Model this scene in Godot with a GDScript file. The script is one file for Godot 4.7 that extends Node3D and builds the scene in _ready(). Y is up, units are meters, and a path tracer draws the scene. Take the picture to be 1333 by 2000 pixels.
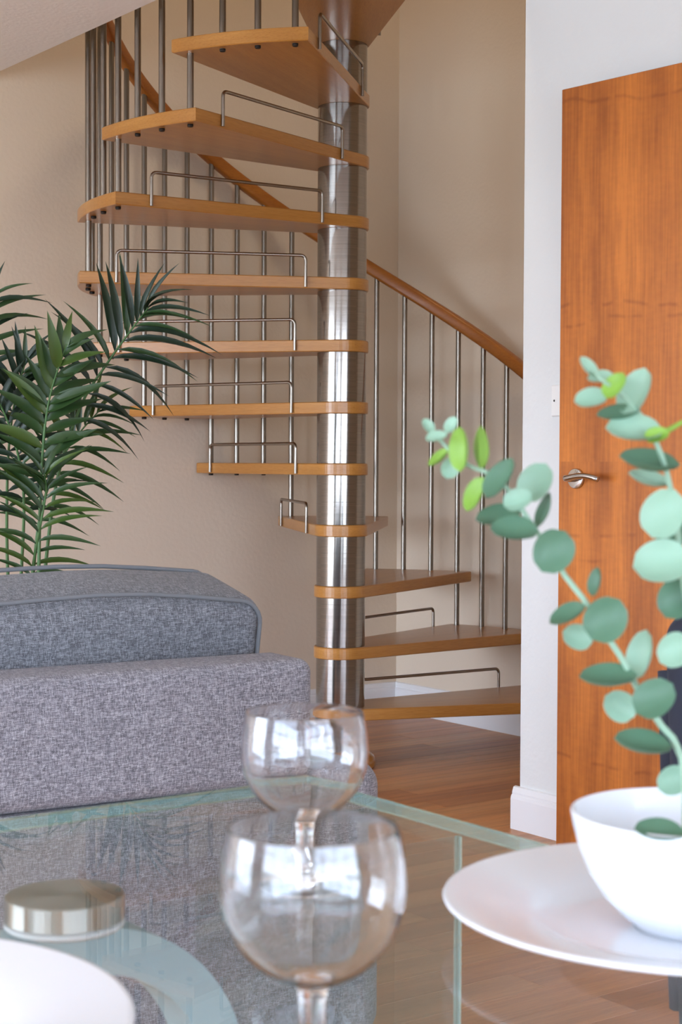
extends Node3D

# Living room with a spiral staircase, seen across a glass dining table.
# World axes follow the room: x runs along the wall behind the stairs, z along the door wall; the stair column stands at the origin.

const HEAD := 36.0          # degrees between the view and the door wall
const CEIL := 2.286
const EAST := -0.137        # face of the wall with the door
const NORTH := -0.868       # face of the wall behind the stairs
const ALCOVE := 0.91        # face of the wall right of the stairs
const RETURN := 1.03        # end of the door wall
const WEST := -6.0
const SOUTH := 7.0
const TABLE := 0.735
const ADDED_LAMP_ENERGY := 2.8  # energy of the added lamp upstairs

var M := {}
var taken := {}

func _ready() -> void:
	setup_view()
	make_materials()
	build_room()
	build_floor()
	build_stairs()
	build_door()
	build_sofa()
	build_table()
	build_chair()
	build_palm()
	build_tableware()
	build_sprigs()
	build_switch()
	build_added_lamp()

# ---------------------------------------------------------------- camera and light
func setup_view() -> void:
	var cam := Camera3D.new()
	cam.name = "camera"
	var lens := CameraAttributesPhysical.new()
	lens.frustum_focal_length = 38.4
	lens.exposure_aperture = 11.5
	lens.frustum_focus_distance = 3.6
	cam.attributes = lens
	add_child(cam)
	cam.fov = rad_to_deg(2.0 * atan(1000.0 / 3200.0))
	cam.near = 0.05
	cam.position = Vector3(-3.1658, 1.0044, 4.3574)
	cam.rotation = Vector3(-0.0304, -deg_to_rad(HEAD), 0.0041)
	cam.current = true
	var env := Environment.new()
	env.background_mode = Environment.BG_SKY
	var sky := Sky.new()
	var sm := ProceduralSkyMaterial.new()
	sm.sky_top_color = Color(0.62, 0.76, 0.95)
	sm.sky_horizon_color = Color(0.9, 0.94, 1.0)
	sm.ground_bottom_color = Color(0.45, 0.47, 0.45)
	sm.ground_horizon_color = Color(0.75, 0.78, 0.8)
	sm.sky_energy_multiplier = 3.0
	sky.sky_material = sm
	env.sky = sky
	env.tonemap_mode = Environment.TONE_MAPPER_LINEAR
	env.tonemap_exposure = 0.83
	env.sdfgi_enabled = true
	env.ssao_enabled = true
	env.ssil_enabled = true
	var we := WorldEnvironment.new()
	we.name = "environment"
	we.environment = env
	add_child(we)
	# daylight through the two west windows, and through an added south window
	window_light("daylight_through_west_window", Vector3(WEST - 0.22, 1.025, 0.7), Vector2(3.0, 1.75), -90, 4.6)
	window_light("daylight_through_west_window_by_table", Vector3(WEST - 0.22, 1.025, 5.0), Vector2(3.6, 1.75), -90, 2.0)
	window_light("light_of_added_south_window", Vector3(-3.2, 1.025, SOUTH + 0.22), Vector2(3.6, 1.75), 0, 1.7)  # light of the added window, brightens the back of the sofa

func window_light(called: String, at: Vector3, size: Vector2, turn: float, energy: float, tilt := 0.0) -> void:
	var l := AreaLight3D.new()
	l.name = called
	l.area_size = size
	l.area_normalize_energy = false
	l.light_energy = energy
	l.light_color = Color(0.87, 0.935, 1.0)
	l.area_range = 20.0
	l.shadow_enabled = true
	add_child(l)
	l.position = at
	l.rotation_degrees = Vector3(tilt, turn, 0)

# ---------------------------------------------------------------- naming
func numbered(called: String) -> String:
	if not taken.has(called):
		taken[called] = 0
		return called
	taken[called] += 1
	return "%s_%03d" % [called, taken[called]]

func thing(called: String, label: String, category: String, at := Vector3.ZERO, turn := 0.0, group := "") -> Node3D:
	var o := Node3D.new()
	o.name = numbered(called)
	add_child(o)
	o.position = at
	o.rotation.y = turn
	tag(o, label, category, group)
	return o

func tag(o: Node, label: String, category: String, group := "") -> void:
	o.set_meta("label", label)
	o.set_meta("category", category)
	if group != "":
		o.set_meta("group", group)

func part(called: String, mesh: Mesh, mat: Material, parent: Node, at := Vector3.ZERO, turn := Vector3.ZERO) -> MeshInstance3D:
	var o := MeshInstance3D.new()
	o.name = called
	o.mesh = mesh
	o.material_override = null
	o.set_surface_override_material(0, mat)
	parent.add_child(o, true)
	o.position = at
	o.rotation = turn
	return o

func struct(called: String, mesh: Mesh, mat: Material, at := Vector3.ZERO, label := "") -> MeshInstance3D:
	var o := part(numbered(called), mesh, mat, self, at)
	o.set_meta("kind", "structure")
	if label != "":
		o.set_meta("label", label)
	return o

# ---------------------------------------------------------------- mesh helpers
func begin() -> SurfaceTool:
	var st := SurfaceTool.new()
	st.begin(Mesh.PRIMITIVE_TRIANGLES)
	st.set_smooth_group(-1)
	return st

# corners run counter-clockwise seen from outside
func tri(st: SurfaceTool, a: Vector3, b: Vector3, c: Vector3) -> void:
	st.add_vertex(a)
	st.add_vertex(c)
	st.add_vertex(b)

func quad(st: SurfaceTool, a: Vector3, b: Vector3, c: Vector3, d: Vector3) -> void:
	tri(st, a, b, c)
	tri(st, a, c, d)

func done(st: SurfaceTool, smooth := false) -> ArrayMesh:
	if smooth:
		st.index()
	st.generate_normals()
	return st.commit()

# a grid of points, one row after another, closed or open both ways; normals are smooth
func grid(rows: Array, close_u: bool, close_v: bool, flip := false) -> ArrayMesh:
	var nr := rows.size()
	var nc: int = rows[0].size()
	var v := PackedVector3Array()
	for r in rows:
		for p in r:
			v.append(p)
	var nrm := PackedVector3Array()
	nrm.resize(v.size())
	var idx := PackedInt32Array()
	for i in (nr if close_v else nr - 1):
		for j in (nc if close_u else nc - 1):
			var a := i * nc + j
			var b := i * nc + (j + 1) % nc
			var c := ((i + 1) % nr) * nc + (j + 1) % nc
			var d := ((i + 1) % nr) * nc + j
			for t in [[a, b, c], [a, c, d]]:
				var n: Vector3 = (v[t[1]] - v[t[0]]).cross(v[t[2]] - v[t[0]])
				if flip:
					n = -n
				for k in t:
					nrm[k] += n
				if n.length_squared() > 1e-20:
					if flip:
						idx.append_array([t[0], t[1], t[2]])
					else:
						idx.append_array([t[0], t[2], t[1]])
	for k in nrm.size():
		nrm[k] = nrm[k].normalized() if nrm[k].length_squared() > 1e-24 else Vector3.UP
	var arr := []
	arr.resize(Mesh.ARRAY_MAX)
	arr[Mesh.ARRAY_VERTEX] = v
	arr[Mesh.ARRAY_NORMAL] = nrm
	arr[Mesh.ARRAY_INDEX] = idx
	var m := ArrayMesh.new()
	m.add_surface_from_arrays(Mesh.PRIMITIVE_TRIANGLES, arr)
	return m

# turned about the y axis; profile points are (radius, height), running upwards along the outside
func lathe(profile: Array, segs := 48) -> ArrayMesh:
	var rows := []
	for p in profile:
		var row := []
		for i in segs:
			var a := TAU * i / segs
			row.append(Vector3(p.x * cos(a), p.y, -p.x * sin(a)))
		rows.append(row)
	return grid(rows, true, false)

# a round bar along a path
func tube(path: Array, r: float, segs := 10, r_end := -1.0) -> ArrayMesh:
	var rows := []
	var n := path.size()
	var t0: Vector3 = (path[1] - path[0]).normalized()
	var side := t0.cross(Vector3.UP if absf(t0.y) < 0.9 else Vector3.RIGHT).normalized()
	for i in n:
		var t: Vector3 = (path[mini(i + 1, n - 1)] - path[maxi(i - 1, 0)]).normalized()
		side = (side - t * side.dot(t)).normalized()
		var up := t.cross(side)
		var rr := r if r_end < 0.0 else lerpf(r, r_end, float(i) / (n - 1))
		if i == 0:
			rows.append(ring_of(path[i], side, up, 0.0001, segs))
		rows.append(ring_of(path[i], side, up, rr, segs))
		if i == n - 1:
			rows.append(ring_of(path[i], side, up, 0.0001, segs))
	return grid(rows, true, false)

func ring_of(c: Vector3, a: Vector3, b: Vector3, r: float, segs: int) -> Array:
	var row := []
	for j in segs:
		var w := TAU * j / segs
		row.append(c + a * r * cos(w) + b * r * sin(w))
	return row

# box with chamfered edges, centred on c
func box(c: Vector3, s: Vector3, b := 0.003) -> ArrayMesh:
	var st := begin()
	box_into(st, c, s, b)
	return done(st)

func box_into(st: SurfaceTool, c: Vector3, s: Vector3, b := 0.003) -> void:
	var h := s / 2.0
	b = minf(b, minf(h.x, minf(h.y, h.z)) * 0.9)
	var e := func(axis: int, sx: int, sy: int, sz: int) -> Vector3:
		var sg := Vector3(sx, sy, sz)
		var q := (h - Vector3(b, b, b)) * sg
		q[axis] = h[axis] * sg[axis]
		return c + q
	for axis in 3:
		var u := (axis + 1) % 3
		var w := (axis + 2) % 3
		for s1 in [-1, 1]:
			var q := []
			for k in [[-1, -1], [1, -1], [1, 1], [-1, 1]]:
				var sg := [0, 0, 0]
				sg[axis] = s1
				sg[u] = k[0]
				sg[w] = k[1]
				q.append(e.call(axis, sg[0], sg[1], sg[2]))
			if s1 > 0:
				quad(st, q[0], q[1], q[2], q[3])
			else:
				quad(st, q[3], q[2], q[1], q[0])
		# edges along this axis
		for s1 in [-1, 1]:
			for s2 in [-1, 1]:
				var sa := [0, 0, 0]
				sa[u] = s1
				sa[w] = s2
				var lo := sa.duplicate()
				lo[axis] = -1
				var hi := sa.duplicate()
				hi[axis] = 1
				var a: Vector3 = e.call(u, lo[0], lo[1], lo[2])
				var bb: Vector3 = e.call(u, hi[0], hi[1], hi[2])
				var cc: Vector3 = e.call(w, hi[0], hi[1], hi[2])
				var dd: Vector3 = e.call(w, lo[0], lo[1], lo[2])
				if s1 * s2 > 0:
					quad(st, dd, cc, bb, a)
				else:
					quad(st, a, bb, cc, dd)
	for sx in [-1, 1]:
		for sy in [-1, 1]:
			for sz in [-1, 1]:
				var p: Vector3 = e.call(0, sx, sy, sz)
				var q: Vector3 = e.call(1, sx, sy, sz)
				var r: Vector3 = e.call(2, sx, sy, sz)
				if sx * sy * sz > 0:
					tri(st, p, q, r)
				else:
					tri(st, p, r, q)

# plain box between two corners
func slab(a: Vector3, b: Vector3) -> ArrayMesh:
	return box((a + b) / 2.0, (b - a).abs(), 0.0005)

# outline in the x-z plane (counter-clockwise seen from above: x right, -z up), pushed up from y0 to y1 with eased edges
func plate_of(outline: PackedVector2Array, y0: float, y1: float, ease := 0.003) -> ArrayMesh:
	# outline points are (x, -z)
	var st := begin()
	var inner := inset(outline, ease)
	var n := outline.size()
	var at := func(p: Vector2, y: float) -> Vector3: return Vector3(p.x, y, -p.y)
	var levels := [[inner, y0], [outline, y0 + ease], [outline, y1 - ease], [inner, y1]]
	for k in 3:
		for i in n:
			var j := (i + 1) % n

			quad(st, at.call(levels[k][0][i], levels[k][1]), at.call(levels[k][0][j], levels[k][1]), at.call(levels[k + 1][0][j], levels[k + 1][1]), at.call(levels[k + 1][0][i], levels[k + 1][1]))
	var caps := Geometry2D.triangulate_polygon(inner)
	for i in range(0, caps.size(), 3):
		var a := inner[caps[i]]
		var b := inner[caps[i + 1]]
		var c := inner[caps[i + 2]]
		if (b - a).cross(c - a) < 0.0:
			var s := b
			b = c
			c = s
		tri(st, at.call(a, y1), at.call(b, y1), at.call(c, y1))
		tri(st, at.call(a, y0), at.call(c, y0), at.call(b, y0))
	return done(st)

func inset(p: PackedVector2Array, d: float) -> PackedVector2Array:
	var out := PackedVector2Array()
	var n := p.size()
	for i in n:
		var a := (p[i] - p[(i + n - 1) % n]).normalized()
		var b := (p[(i + 1) % n] - p[i]).normalized()
		var na := Vector2(-a.y, a.x)
		var nb := Vector2(-b.y, b.x)
		var m := (na + nb).normalized()
		out.append(p[i] + m * d / maxf(0.4, m.dot(na)))
	return out

# a profile (x outwards, y up) swept along straight runs, for skirting boards: from a to b, out = direction away from the wall
func moulding(a: Vector3, b: Vector3, out: Vector3, profile: Array) -> ArrayMesh:
	var st := begin()
	var pa := []
	var pb := []
	for p in profile:
		pa.append(a + out * p.x + Vector3.UP * p.y)
		pb.append(b + out * p.x + Vector3.UP * p.y)
	var flip := (b - a).cross(Vector3.UP).dot(out) < 0.0
	for i in profile.size() - 1:
		if flip:
			quad(st, pa[i], pa[i + 1], pb[i + 1], pb[i])
		else:
			quad(st, pa[i], pb[i], pb[i + 1], pa[i + 1])
	for s in 2:
		var q: Array = pa if s == 0 else pb
		var c := Vector3.ZERO
		for k in q:
			c += k / q.size()
		for i in q.size():
			var j: int = (i + 1) % q.size()
			if (s == 0) == flip:
				tri(st, c, q[j], q[i])
			else:
				tri(st, c, q[i], q[j])
	return done(st)

# soft block with rounded edges: a box whose corners follow radius r, n steps to a quarter turn, puffed by crown
func soft_box(s: Vector3, r: float, n := 5, crown := Vector3.ZERO, sag := 0.0) -> ArrayMesh:
	var coords := func(half: float) -> Array:
		var a := []
		for i in n + 1:
			a.append([-half + r, -cos(PI / 2 * i / n) * 1.0])
		var inner := []
		for i in 9:
			inner.append([lerpf(-half + r, half - r, (i + 1) / 10.0), 0.0])
		var b := []
		for i in n + 1:
			b.append([half - r, sin(PI / 2 * i / n)])
		return a + inner + b
	var h := s / 2.0
	var st := begin()
	st.set_smooth_group(0)
	for axis in 3:
		var u := (axis + 1) % 3
		var w := (axis + 2) % 3
		var cu: Array = coords.call(h[u])
		var cw: Array = coords.call(h[w])
		for sgn in [-1.0, 1.0]:
			var pts := []
			for i in cu.size():
				var row := []
				for j in cw.size():
					# cube-face to sphere direction at the corners
					var dir := Vector3.ZERO
					dir[axis] = sgn
					dir[u] = tan(asin(clampf(cu[i][1], -1, 1)) / 2.0) / tan(PI / 4)
					dir[w] = tan(asin(clampf(cw[j][1], -1, 1)) / 2.0) / tan(PI / 4)
					dir = dir.normalized()
					var core := Vector3.ZERO
					core[axis] = sgn * (h[axis] - r)
					core[u] = cu[i][0]
					core[w] = cw[j][0]
					var p := core + dir * r
					# crown
					for ax in 3:
						if crown[ax] != 0.0:
							var o1 := (ax + 1) % 3
							var o2 := (ax + 2) % 3
							var k := (1.0 - pow(absf(p[o1]) / h[o1], 2.5)) * (1.0 - pow(absf(p[o2]) / h[o2], 2.5))
							p[ax] += signf(p[ax]) * crown[ax] * maxf(k, 0.0) * minf(1.0, absf(p[ax]) / h[ax])
					if sag != 0.0:
						p.y += sag * sin(p.x * 7.0 + 1.0) * sin(p.z * 5.0 + 0.6) + sag * 0.6 * sin(p.x * 13.0)
						p.z += sag * (0.9 * sin(p.x * 11.0 + 2.0) * cos(p.y * 5.0) + 0.7 * sin(p.x * 31.0 + p.y * 6.0) * smoothstep(0.1, -0.12, p.y))
					row.append(p)
				pts.append(row)
			for i in cu.size() - 1:
				for j in cw.size() - 1:
					if sgn > 0:
						quad(st, pts[i][j], pts[i + 1][j], pts[i + 1][j + 1], pts[i][j + 1])
					else:
						quad(st, pts[i][j], pts[i][j + 1], pts[i + 1][j + 1], pts[i + 1][j])
	st.index()
	st.generate_normals()
	return st.commit()

const SPRIGS = [[Vector3(-2.4978, 0.7972, 3.7561), Vector3(-2.4949, 0.8447, 3.7502), Vector3(-2.5058, 0.8655, 3.7415), Vector3(-2.5148, 0.8843, 3.7343), Vector3(-2.5207, 0.8987, 3.7295), Vector3(-2.5263, 0.9093, 3.7249), Vector3(-2.5353, 0.9279, 3.7177), Vector3(-2.5413, 0.9428, 3.7066), Vector3(-2.5466, 0.9601, 3.6959), Vector3(-2.5544, 0.9747, 3.6897), Vector3(-2.5610, 0.9873, 3.6844), Vector3(-2.5686, 0.9971, 3.6786), Vector3(-2.5757, 1.0023, 3.6670), Vector3(-2.5786, 1.0074, 3.6585), Vector3(-2.5811, 1.0146, 3.6503), Vector3(-2.5852, 1.0202, 3.6471)],
	[Vector3(-2.4913, 0.7974, 3.7546), Vector3(-2.4813, 0.8654, 3.7469), Vector3(-2.4825, 0.9132, 3.7443), Vector3(-2.4892, 0.9416, 3.7445), Vector3(-2.4955, 0.9725, 3.7450), Vector3(-2.5027, 0.9976, 3.7450), Vector3(-2.5107, 1.0141, 3.7448), Vector3(-2.5171, 1.0292, 3.7395), Vector3(-2.5295, 1.0413, 3.7362), Vector3(-2.5407, 1.0478, 3.7340), Vector3(-2.5455, 1.0532, 3.7304)],
	[Vector3(-2.5126, 1.0179, 3.7432), Vector3(-2.5012, 1.0230, 3.7451), Vector3(-2.4895, 1.0287, 3.7472)]]

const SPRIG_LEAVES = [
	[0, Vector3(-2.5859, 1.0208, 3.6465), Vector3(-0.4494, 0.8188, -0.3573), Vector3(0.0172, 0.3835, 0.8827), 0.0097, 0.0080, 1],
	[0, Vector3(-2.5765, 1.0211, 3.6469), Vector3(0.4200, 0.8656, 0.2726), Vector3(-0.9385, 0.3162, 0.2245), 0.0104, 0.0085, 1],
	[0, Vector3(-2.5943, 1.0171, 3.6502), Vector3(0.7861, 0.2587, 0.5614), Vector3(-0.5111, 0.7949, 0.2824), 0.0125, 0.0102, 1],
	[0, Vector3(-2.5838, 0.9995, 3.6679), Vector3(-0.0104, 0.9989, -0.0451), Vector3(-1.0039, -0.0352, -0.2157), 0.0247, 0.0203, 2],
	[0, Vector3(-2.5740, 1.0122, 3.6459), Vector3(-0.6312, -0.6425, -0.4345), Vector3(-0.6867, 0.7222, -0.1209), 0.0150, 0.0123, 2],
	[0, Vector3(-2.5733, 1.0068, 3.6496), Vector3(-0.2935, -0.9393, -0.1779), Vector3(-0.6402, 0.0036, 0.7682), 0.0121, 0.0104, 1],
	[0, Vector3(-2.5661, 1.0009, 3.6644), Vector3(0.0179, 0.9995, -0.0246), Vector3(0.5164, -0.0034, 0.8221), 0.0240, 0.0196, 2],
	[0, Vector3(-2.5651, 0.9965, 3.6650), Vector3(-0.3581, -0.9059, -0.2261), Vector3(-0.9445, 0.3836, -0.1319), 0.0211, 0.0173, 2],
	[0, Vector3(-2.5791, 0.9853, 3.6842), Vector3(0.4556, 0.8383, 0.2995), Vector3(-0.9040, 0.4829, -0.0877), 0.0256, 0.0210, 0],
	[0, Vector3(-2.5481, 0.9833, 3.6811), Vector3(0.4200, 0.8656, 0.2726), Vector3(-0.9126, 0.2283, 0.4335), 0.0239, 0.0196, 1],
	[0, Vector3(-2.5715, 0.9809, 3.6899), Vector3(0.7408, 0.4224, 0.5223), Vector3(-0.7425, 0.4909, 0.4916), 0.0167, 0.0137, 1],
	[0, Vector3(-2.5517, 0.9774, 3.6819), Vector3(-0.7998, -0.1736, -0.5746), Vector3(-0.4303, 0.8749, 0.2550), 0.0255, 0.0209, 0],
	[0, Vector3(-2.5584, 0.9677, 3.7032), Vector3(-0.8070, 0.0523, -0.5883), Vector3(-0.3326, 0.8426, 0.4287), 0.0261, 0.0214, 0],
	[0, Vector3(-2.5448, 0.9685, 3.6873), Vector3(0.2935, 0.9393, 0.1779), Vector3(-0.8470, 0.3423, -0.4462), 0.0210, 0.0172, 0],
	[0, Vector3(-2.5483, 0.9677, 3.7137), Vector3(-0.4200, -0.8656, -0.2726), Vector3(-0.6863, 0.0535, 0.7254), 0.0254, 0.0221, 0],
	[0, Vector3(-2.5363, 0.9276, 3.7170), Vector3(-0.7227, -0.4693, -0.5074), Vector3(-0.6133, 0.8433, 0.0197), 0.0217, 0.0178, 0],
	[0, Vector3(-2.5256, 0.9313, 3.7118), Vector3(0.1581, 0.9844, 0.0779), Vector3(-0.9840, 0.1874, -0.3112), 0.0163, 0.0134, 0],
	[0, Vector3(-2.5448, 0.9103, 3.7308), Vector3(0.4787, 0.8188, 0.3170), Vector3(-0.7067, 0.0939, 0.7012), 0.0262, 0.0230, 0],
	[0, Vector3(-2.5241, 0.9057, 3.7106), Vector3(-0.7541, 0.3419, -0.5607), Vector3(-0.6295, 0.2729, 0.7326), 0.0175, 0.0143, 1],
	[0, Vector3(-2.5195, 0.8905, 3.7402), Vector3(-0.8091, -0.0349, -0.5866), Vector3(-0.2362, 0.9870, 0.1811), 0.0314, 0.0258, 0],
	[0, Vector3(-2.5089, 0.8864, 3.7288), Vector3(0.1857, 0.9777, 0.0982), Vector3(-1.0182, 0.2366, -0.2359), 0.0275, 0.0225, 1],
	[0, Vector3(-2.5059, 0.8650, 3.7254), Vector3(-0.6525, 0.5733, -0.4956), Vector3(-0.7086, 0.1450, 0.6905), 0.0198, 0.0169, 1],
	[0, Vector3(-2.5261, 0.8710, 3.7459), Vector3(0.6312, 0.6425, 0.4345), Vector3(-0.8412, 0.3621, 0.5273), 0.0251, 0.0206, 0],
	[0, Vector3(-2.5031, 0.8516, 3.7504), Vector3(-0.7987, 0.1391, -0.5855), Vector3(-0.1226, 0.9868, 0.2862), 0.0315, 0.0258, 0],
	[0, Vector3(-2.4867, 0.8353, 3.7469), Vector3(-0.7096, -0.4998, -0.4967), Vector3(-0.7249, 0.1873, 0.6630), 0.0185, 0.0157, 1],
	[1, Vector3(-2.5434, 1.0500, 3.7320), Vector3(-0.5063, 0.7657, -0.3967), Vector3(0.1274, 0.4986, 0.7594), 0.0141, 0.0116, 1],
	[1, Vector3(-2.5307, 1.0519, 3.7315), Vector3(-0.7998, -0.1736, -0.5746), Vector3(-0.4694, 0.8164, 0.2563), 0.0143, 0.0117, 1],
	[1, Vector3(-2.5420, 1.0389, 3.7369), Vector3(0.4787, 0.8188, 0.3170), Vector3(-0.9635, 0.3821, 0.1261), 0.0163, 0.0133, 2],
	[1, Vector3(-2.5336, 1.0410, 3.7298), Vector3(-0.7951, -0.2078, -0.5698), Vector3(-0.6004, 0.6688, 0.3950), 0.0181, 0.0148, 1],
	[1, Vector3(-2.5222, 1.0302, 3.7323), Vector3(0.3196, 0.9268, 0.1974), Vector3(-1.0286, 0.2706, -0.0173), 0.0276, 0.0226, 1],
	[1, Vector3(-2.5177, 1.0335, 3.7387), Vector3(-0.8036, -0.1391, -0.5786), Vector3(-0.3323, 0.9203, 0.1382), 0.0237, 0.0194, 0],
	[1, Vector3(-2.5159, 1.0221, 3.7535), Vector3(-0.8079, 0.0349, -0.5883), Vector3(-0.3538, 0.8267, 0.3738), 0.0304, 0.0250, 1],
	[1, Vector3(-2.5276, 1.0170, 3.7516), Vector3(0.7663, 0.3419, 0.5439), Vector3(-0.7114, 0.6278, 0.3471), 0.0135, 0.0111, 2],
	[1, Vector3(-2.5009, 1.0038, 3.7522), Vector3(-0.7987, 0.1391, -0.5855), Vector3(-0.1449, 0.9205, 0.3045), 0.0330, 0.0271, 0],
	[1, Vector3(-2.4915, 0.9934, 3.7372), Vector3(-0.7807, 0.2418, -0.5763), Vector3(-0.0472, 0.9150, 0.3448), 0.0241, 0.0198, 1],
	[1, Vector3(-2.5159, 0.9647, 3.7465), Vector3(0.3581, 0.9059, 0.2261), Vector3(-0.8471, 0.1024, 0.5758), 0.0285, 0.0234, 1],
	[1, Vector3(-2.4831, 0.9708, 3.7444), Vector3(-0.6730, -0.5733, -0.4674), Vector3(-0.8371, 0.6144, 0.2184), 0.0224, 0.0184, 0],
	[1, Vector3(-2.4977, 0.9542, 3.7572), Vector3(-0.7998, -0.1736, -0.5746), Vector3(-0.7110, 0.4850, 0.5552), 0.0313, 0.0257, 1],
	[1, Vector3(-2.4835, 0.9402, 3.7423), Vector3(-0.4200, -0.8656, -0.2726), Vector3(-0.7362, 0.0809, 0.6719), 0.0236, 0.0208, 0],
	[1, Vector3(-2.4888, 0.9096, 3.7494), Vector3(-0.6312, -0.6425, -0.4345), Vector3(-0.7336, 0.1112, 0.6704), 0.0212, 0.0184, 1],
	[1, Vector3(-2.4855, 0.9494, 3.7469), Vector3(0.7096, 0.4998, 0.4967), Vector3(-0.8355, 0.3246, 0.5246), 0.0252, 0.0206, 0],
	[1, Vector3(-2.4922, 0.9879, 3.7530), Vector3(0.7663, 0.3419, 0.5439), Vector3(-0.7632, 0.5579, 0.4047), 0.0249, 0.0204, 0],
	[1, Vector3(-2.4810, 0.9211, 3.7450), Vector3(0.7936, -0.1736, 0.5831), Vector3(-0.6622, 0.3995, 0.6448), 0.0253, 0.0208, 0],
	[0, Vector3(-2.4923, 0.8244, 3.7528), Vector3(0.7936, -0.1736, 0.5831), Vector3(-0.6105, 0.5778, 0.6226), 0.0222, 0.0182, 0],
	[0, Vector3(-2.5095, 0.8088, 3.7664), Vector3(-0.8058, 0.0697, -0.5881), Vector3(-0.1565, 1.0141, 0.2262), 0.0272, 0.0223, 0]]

const FRONDS = [
	[ Vector3(-1.4174, 0.6424, 0.6947), Vector3(-1.4197, 0.8804, 0.7088), Vector3(-1.4178, 1.0666, 0.7280), Vector3(-1.4101, 1.1759, 0.7542), Vector3(-1.3967, 1.2827, 0.8093) ],
	[ Vector3(-1.3466, 0.6289, 0.5612), Vector3(-1.3251, 0.9406, 0.6022), Vector3(-1.2905, 1.1390, 0.6693), Vector3(-1.2532, 1.2465, 0.7418), Vector3(-1.2182, 1.3343, 0.8134), Vector3(-1.2070, 1.3794, 0.8694) ],
	[ Vector3(-1.4309, 0.6238, 0.4383), Vector3(-1.4541, 1.0697, 0.4046), Vector3(-1.4650, 1.2893, 0.4503), Vector3(-1.4524, 1.4205, 0.5163) ],
	[ Vector3(-1.3243, 0.6197, 0.4541), Vector3(-1.2991, 0.8720, 0.4629), Vector3(-1.2566, 1.0314, 0.5248), Vector3(-1.2035, 1.1360, 0.6090) ],
	[ Vector3(-1.4306, 0.6423, 0.6851), Vector3(-1.4272, 0.7373, 0.6840), Vector3(-1.4247, 0.8423, 0.7190), Vector3(-1.4202, 0.9308, 0.7437), Vector3(-1.4324, 0.9741, 0.7579) ],
	[ Vector3(-1.4096, 0.6285, 0.5154), Vector3(-1.4325, 0.9404, 0.5489), Vector3(-1.4386, 1.1310, 0.5991), Vector3(-1.4318, 1.2545, 0.6613) ],
	[ Vector3(-1.4100, 0.6332, 0.5768), Vector3(-1.4210, 0.9287, 0.6195), Vector3(-1.4724, 1.1044, 0.6374), Vector3(-1.5459, 1.2139, 0.6417) ]]

# ---------------------------------------------------------------- materials
func mat(called: String, color: Color, rough := 0.6, metal := 0.0) -> StandardMaterial3D:
	var m := StandardMaterial3D.new()
	m.resource_name = called
	m.albedo_color = color
	m.roughness = rough
	m.metallic = metal
	M[called] = m
	return m

func c8(r: int, g: int, b: int) -> Color:
	return Color(r / 255.0, g / 255.0, b / 255.0)

func noise(seed_: int, freq: float, octaves := 4, kind := FastNoiseLite.TYPE_SIMPLEX_SMOOTH) -> FastNoiseLite:
	var n := FastNoiseLite.new()
	n.seed = seed_
	n.noise_type = kind
	n.frequency = freq
	n.fractal_type = FastNoiseLite.FRACTAL_FBM
	n.fractal_octaves = octaves
	return n

# wood: grain runs along the picture's x; fine pores, streaks and broad tone
func wood_picture(size: int, light: Color, dark: Color, seed_: int, contrast := 1.0, fleck := 0.0) -> ImageTexture:
	var fine := noise(seed_, 0.11, 3)
	var streak := noise(seed_ + 1, 0.022, 3)
	var broad := noise(seed_ + 2, 0.006, 2)
	var pores := noise(seed_ + 3, 0.35, 1)
	var im := Image.create(size, size, false, Image.FORMAT_RGB8)
	for y in size:
		for x in size:
			# wraps round in x by blending with the copy one width away
			var t := float(x) / size
			var k := 0.0
			for e in 2:
				var xx := x - e * size
				var wgt := (1.0 - t) if e == 1 else t
				wgt = smoothstep(0.0, 1.0, clampf((wgt - 0.5) * 4.0 + 0.5, 0.0, 1.0)) if false else (t if e == 1 else 1.0 - t)
				k += wgt * (fine.get_noise_2d(xx * 0.10, y) * 0.45 + streak.get_noise_2d(xx * 0.08, y) * 0.7 + broad.get_noise_2d(xx * 0.5, y * 1.5) * 0.7)
			var p := pores.get_noise_2d(x * 0.16, y)
			k = clampf(0.5 + k * 0.75 * contrast + (0.18 * contrast if p > 0.42 else 0.0) + fleck * maxf(0.0, p - 0.1), 0.0, 1.0)
			im.set_pixel(x, y, light.lerp(dark, k))
	return ImageTexture.create_from_image(im)

func triplanar(m: StandardMaterial3D, scale_: Vector3, world := false, offset := Vector3.ZERO) -> void:
	m.uv1_triplanar = true
	m.uv1_world_triplanar = world
	m.uv1_scale = scale_
	m.uv1_offset = offset
	m.uv1_triplanar_sharpness = 8.0

func plaster(called: String, color: Color) -> StandardMaterial3D:
	var m := mat(called, color, 0.85)
	m.heightmap_enabled = true
	m.heightmap_texture = M_tex("plaster_relief")
	m.heightmap_scale = 0.05
	triplanar(m, Vector3(1.4, 1.4, 1.4), true)
	return m

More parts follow.
